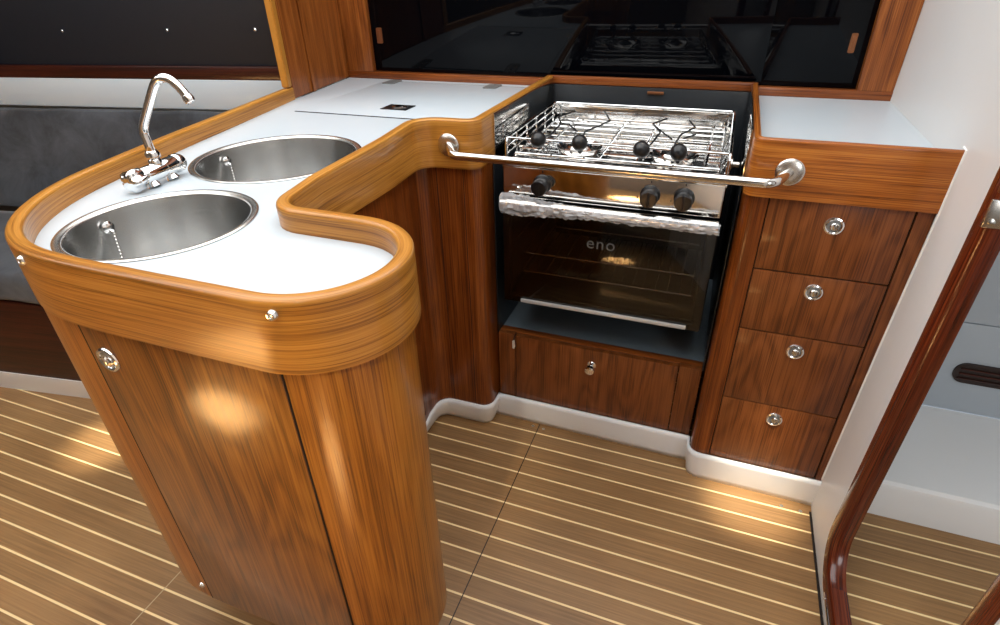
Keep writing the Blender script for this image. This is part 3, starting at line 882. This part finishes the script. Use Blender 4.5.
# path runs with the cabinet interior on its left
sweep_plan('fiddle_rail', rp, band_prof(ZB-.004, ZT, .013), 'band_r', t)
bp_ = resample(fillet([(.4425, .12), (.4425, .0145), (.491, .0145)], [.032], 10), .006)
sweep_plan('corner_post', bp_, [(0, .092), (0, ZB+.01), (.016, ZB+.01), (.016, .092)], 'corner', t)
bm = bmesh.new(); box(bm, .491, .7655, .0185, .034, .092, ZB-.005); obj('carcass_front', bm, 'gap', t, 0)
bm = bmesh.new()
slab(bm, [[(.7485, .092), (.7625, .092), (.7685, .4), (.7765, ZB-.004), (.7485, ZB-.004)]], 0, .008)
for v in bm.verts: v.co = Vector((v.co.x, .0195-v.co.z, v.co.y))
obj('right_stile', bm, 'drawer', t, 20)
for (z0, z1, zl) in ((.6535, .8115, .766), (.5005, .6505, .615), (.2965, .4975, .460), (.0935, .2935, .256)):
    d = boxo('drawer', (.4935, .7455, .0135, .020, z0, z1), wood('teak_drawer_front', *RED, axis='Z', seed=z0*31, cath=1.6, rough=.38, coat=.2), t, .0012)
    push_latch(d, .6185, .0135, zl, .0190)
bm = bmesh.new(); slab(bm, [[(.4537, .612), (.4537, .052), (.4565, .035), (.466, .0215), (.482, .0165), (.7795, .0165), (.7795, .612)]], ZW-.022, ZW)
tag(obj('small_worktop', bm, 'white', None, 20), 'small white worktop on top of the drawer cabinet, right of the stove', 'worktop')

# ================================================================== WALL CABINET WITH BLACK SLIDING DOORS
t = thing('wall_cabinet', 'teak framed wall cabinet with black glossy sliding doors behind the worktops', 'wall cabinet')
bm = bmesh.new(); box(bm, -.896, .783, .613, .636, .889, .918, .002); box(bm, -.1535, .4535, .606, .62, .906, .928, .0015)
obj('bottom_rail', bm, 'frame_h', t)
boxo('top_rail', (-.896, .790, .616, .640, 1.56, 1.94), 'frame_h', t)
boxo('left_stile', (-.896, -.778, .6125, .638, .918, 1.56), 'frame', t)
bm = bmesh.new(); slab(bm, [[(.697, .918), (.7795, .918), (.7915, 1.56), (.692, 1.56)]], 0, .025)
for v in bm.verts: v.co = Vector((v.co.x, .638-v.co.z, v.co.y))
obj('right_stile', bm, 'frame', t, 20)
boxo('cabinet_back', (-.896, .79, .70, .71, .9, 1.9), 'gap', t, 0)
d = boxo('sliding_door', (-.790, .460, .632, .637, .905, 1.58), 'blackglass', t, .001)
bm = bmesh.new(); slab(bm, [rrect(-.758, -.737, 1.005, 1.052, .003, 3)], 0, .003)
for v in bm.verts: v.co = Vector((v.co.x, .632-v.co.z, v.co.y))
box(bm, -.752, -.743, .6275, .63, 1.012, 1.045, .001)
obj('finger_pull', bm, 'bronze', d)
d = boxo('sliding_door', (.400, .730, .6385, .6435, .905, 1.58), 'blackglass', t, .001)
bm = bmesh.new(); slab(bm, [rrect(.653, .668, 1.005, 1.052, .003, 3)], 0, .003)
for v in bm.verts: v.co = Vector((v.co.x, .6385-v.co.z, v.co.y))
box(bm, .657, .664, .634, .637, 1.012, 1.045, .001)
obj('finger_pull', bm, 'bronze', d)

# ================================================================== SETTEE AND LOCKER ON THE LEFT
YAW = math.radians(9.3); SO = (-1.5, -.326, 0)
def settee_thing(name, label, cat, group=None):
    o = thing(name, label, cat, group, SO); o.rotation_euler = (0, 0, YAW); return o
t = settee_thing('settee_base', 'dark brown settee base on a white plinth at the left', 'settee')
bm = bmesh.new()
pr = [(.012, 0), (.010, .02), (.0, .060), (-.002, .086), (.10, .086), (.10, 0)]
vs = [[bm.verts.new((x, y, z)) for y, z in pr] for x in (-1.6, .60)]
for k in range(len(pr)): bm.faces.new((vs[0][k], vs[1][k], vs[1][(k+1) % len(pr)], vs[0][(k+1) % len(pr)]))
bm.faces.new(vs[0]); bm.faces.new(vs[1][::-1])
obj('plinth', bm, 'gel', t)
boxo('front_board', (-1.6, .60, .0, .02, .086, .375), 'darkwood', t, .001)
boxo('seat_board', (-1.6, .60, .02, .50, .355, .375), 'darkwood', t, .001)
def cushion(name, label, quad, x0, x1, seed, mat='velvet'):
    """quad: section polygon in (y,z); rounded by bevel, wrinkled by noise"""
    bm = bmesh.new(); nx = 60; n = 10
    sec = []
    for i in range(4):
        a, b = quad[i], quad[(i+1) % 4]
        for k in range(n): sec.append((a[0]+(b[0]-a[0])*k/n, a[1]+(b[1]-a[1])*k/n))
    cy = sum(q[0] for q in quad)/4; cz = sum(q[1] for q in quad)/4
    rows = []
    for i in range(nx+1):
        x = x0+(x1-x0)*i/nx; row = []
        for y, z in sec:
            c = min((y-q[0])**2+(z-q[1])**2 for q in quad)**.5
            pull = max(0, 1-c/.035)**2*.35*.035
            v = Vector((cy-y, cz-z)); v.normalize()
            w = noise.noise(Vector((x*7, y*9+seed, z*9)))*.006
            row.append(bm.verts.new((x, y+v.x*(pull-w), z+v.y*(pull-w))))
        rows.append(row)
    m = len(sec)
    for a, b in zip(rows, rows[1:]):
        for k in range(m): bm.faces.new((a[k], a[(k+1) % m], b[(k+1) % m], b[k]))
    bm.faces.new(rows[0][::-1]); bm.faces.new(rows[-1])
    o = obj(name, bm, mat, None, 180); o.location = SO; o.rotation_euler = (0, 0, YAW)
    tag(o, label, 'cushion'); return o
cushion('seat_cushion', 'charcoal velvet seat cushion lying on the settee base', [(-.012, .379), (.44, .379), (.44, .484), (-.012, .484)], -1.6, .61, 1)
cushion('backrest_cushion', 'charcoal velvet backrest cushion leaning above the seat cushion', [(.432, .487), (.552, .487), (.560, .835), (.530, .838)], -1.6, .66, 5)
t = settee_thing('side_locker', 'dark navy locker front with a row of press studs above the settee', 'locker')
boxo('white_ledge', (-1.6, .72, .563, .61, .834, .926), 'white', t, .002)
boxo('rail', (-1.6, .72, .566, .60, .926, .966), 'darkwood', t, .002)
boxo('navy_front', (-1.6, .72, .580, .592, .966, 1.60), 'navy', t, .002)
for x in (-.105, .288, .595):
    bm = bmesh.new(); lathe(bm, [(.0055, 0), (.0055, .002), (.003, .004), (0, .0042)], (x, .580, 1.069), (0, -1, 0), 14); obj('press_stud', bm, 'chrome', t)

# small plugged screws in the floor near the kick board
for x, y in ((-.015, .058), (.020, .055), (.690, -.015), (.735, -.018), (-.24, -.30)):
    bm = bmesh.new(); lathe(bm, [(.0045, 0), (.0045, .0006), (0, .0006)], (x, y, 0.0001), (0, 0, 1), 16)
    lathe(bm, [(.0022, .0006), (.0022, .001), (0, .001)], (x, y, 0.0001), (0, 0, 1), 12)
    tag(obj('floor_screw', bm, 'satin'), 'small screw head in the striped floor', 'screw', 'screws in the floor')

# ================================================================== LIGHT
def area(name, loc, size, power, col=(1, 1, 1), rot=(0, 0, 0), sy=None, spread=180):
    l = bpy.data.lights.new(name, 'AREA'); l.energy = power; l.color = col; l.shape = 'RECTANGLE' if sy else 'DISK'; l.size = size
    if sy: l.size_y = sy
    l.spread = math.radians(spread)
    o = bpy.data.objects.new(name, l); o.location = loc; o.rotation_euler = rot; COL.objects.link(o); return o
def spot(name, loc, target, power, ang, col, blend=1.0, r=.03):
    l = bpy.data.lights.new(name, 'SPOT'); l.energy = power; l.color = col; l.spot_size = math.radians(ang); l.spot_blend = blend; l.shadow_soft_size = r
    o = bpy.data.objects.new(name, l); o.location = loc
    d = Vector(target)-Vector(loc); o.rotation_euler = d.to_track_quat('-Z', 'Y').to_euler(); COL.objects.link(o); return o
area('ceiling_fill', (-.40, -.50, 1.94), 2.3, 36, (.96, .985, 1.0), sy=2.0)  # added soft fill, wider than any hatch, evens out the light
area('cabin_fill', (-1.9, -1.6, 1.94), 1.2, 12, (.95, .98, 1.0), sy=1.2)  # added fill, spreads the soft ceiling light over the settee side
area('forward_cabin_fill', (1.5, -1.6, 1.35), .9, 9, (.97, .99, 1.0), rot=(math.radians(78), 0, 0), sy=.9)  # added fill, tilted to brighten the locker wall beyond the doorway
warm = (1, .91, .72)
for k, (loc, tgt, pw, an) in enumerate((((.62, -.45, 1.93), (.62, -.03, 0), 260, 9), ((-1.0, -.75, 1.93), (-1.23, -.44, 0), 220, 9),
                                        ((.12, -1.56, 1.93), (.09, -1.54, 0), 6500, 12), ((-1.18, -2.0, 1.93), (-1.17, -2.02, 0), 6000, 24),  # both added to light floor patches out of view, for their reflections
                                        ((.20, -1.95, 1.93), (-.01, -.82, .74), 45, 15))):
    spot('warm_spot', loc, tgt, pw, an, warm)
W = bpy.data.worlds.new('World'); S.world = W; W.use_nodes = True
W.node_tree.nodes['Background'].inputs['Color'].default_value = (.75, .85, 1, 1)
W.node_tree.nodes['Background'].inputs['Strength'].default_value = .4

# ================================================================== CAMERA
R = ((0.93586309, 0.35164334, -0.02252195), (0.16669251, -0.49813509, -0.85092599), (-0.31044143, 0.79259599, -0.52480256))
cam = bpy.data.cameras.new('camera'); co = bpy.data.objects.new('camera', cam); COL.objects.link(co)
m = Matrix.Identity(4)
for i in range(3):
    m[i][0] = R[0][i]; m[i][1] = -R[1][i]; m[i][2] = -R[2][i]; m[i][3] = (.3750083, -1.19353618, 1.22304763)[i]
co.matrix_world = m
cam.sensor_width = 36; cam.lens = 564.57/1000*36; cam.clip_start = .02
S.camera = co
S.view_settings.view_transform = 'Standard'; S.view_settings.look = 'None'; S.view_settings.gamma = 1
S.view_settings.use_curve_mapping = False
S.view_settings.exposure = 0.42
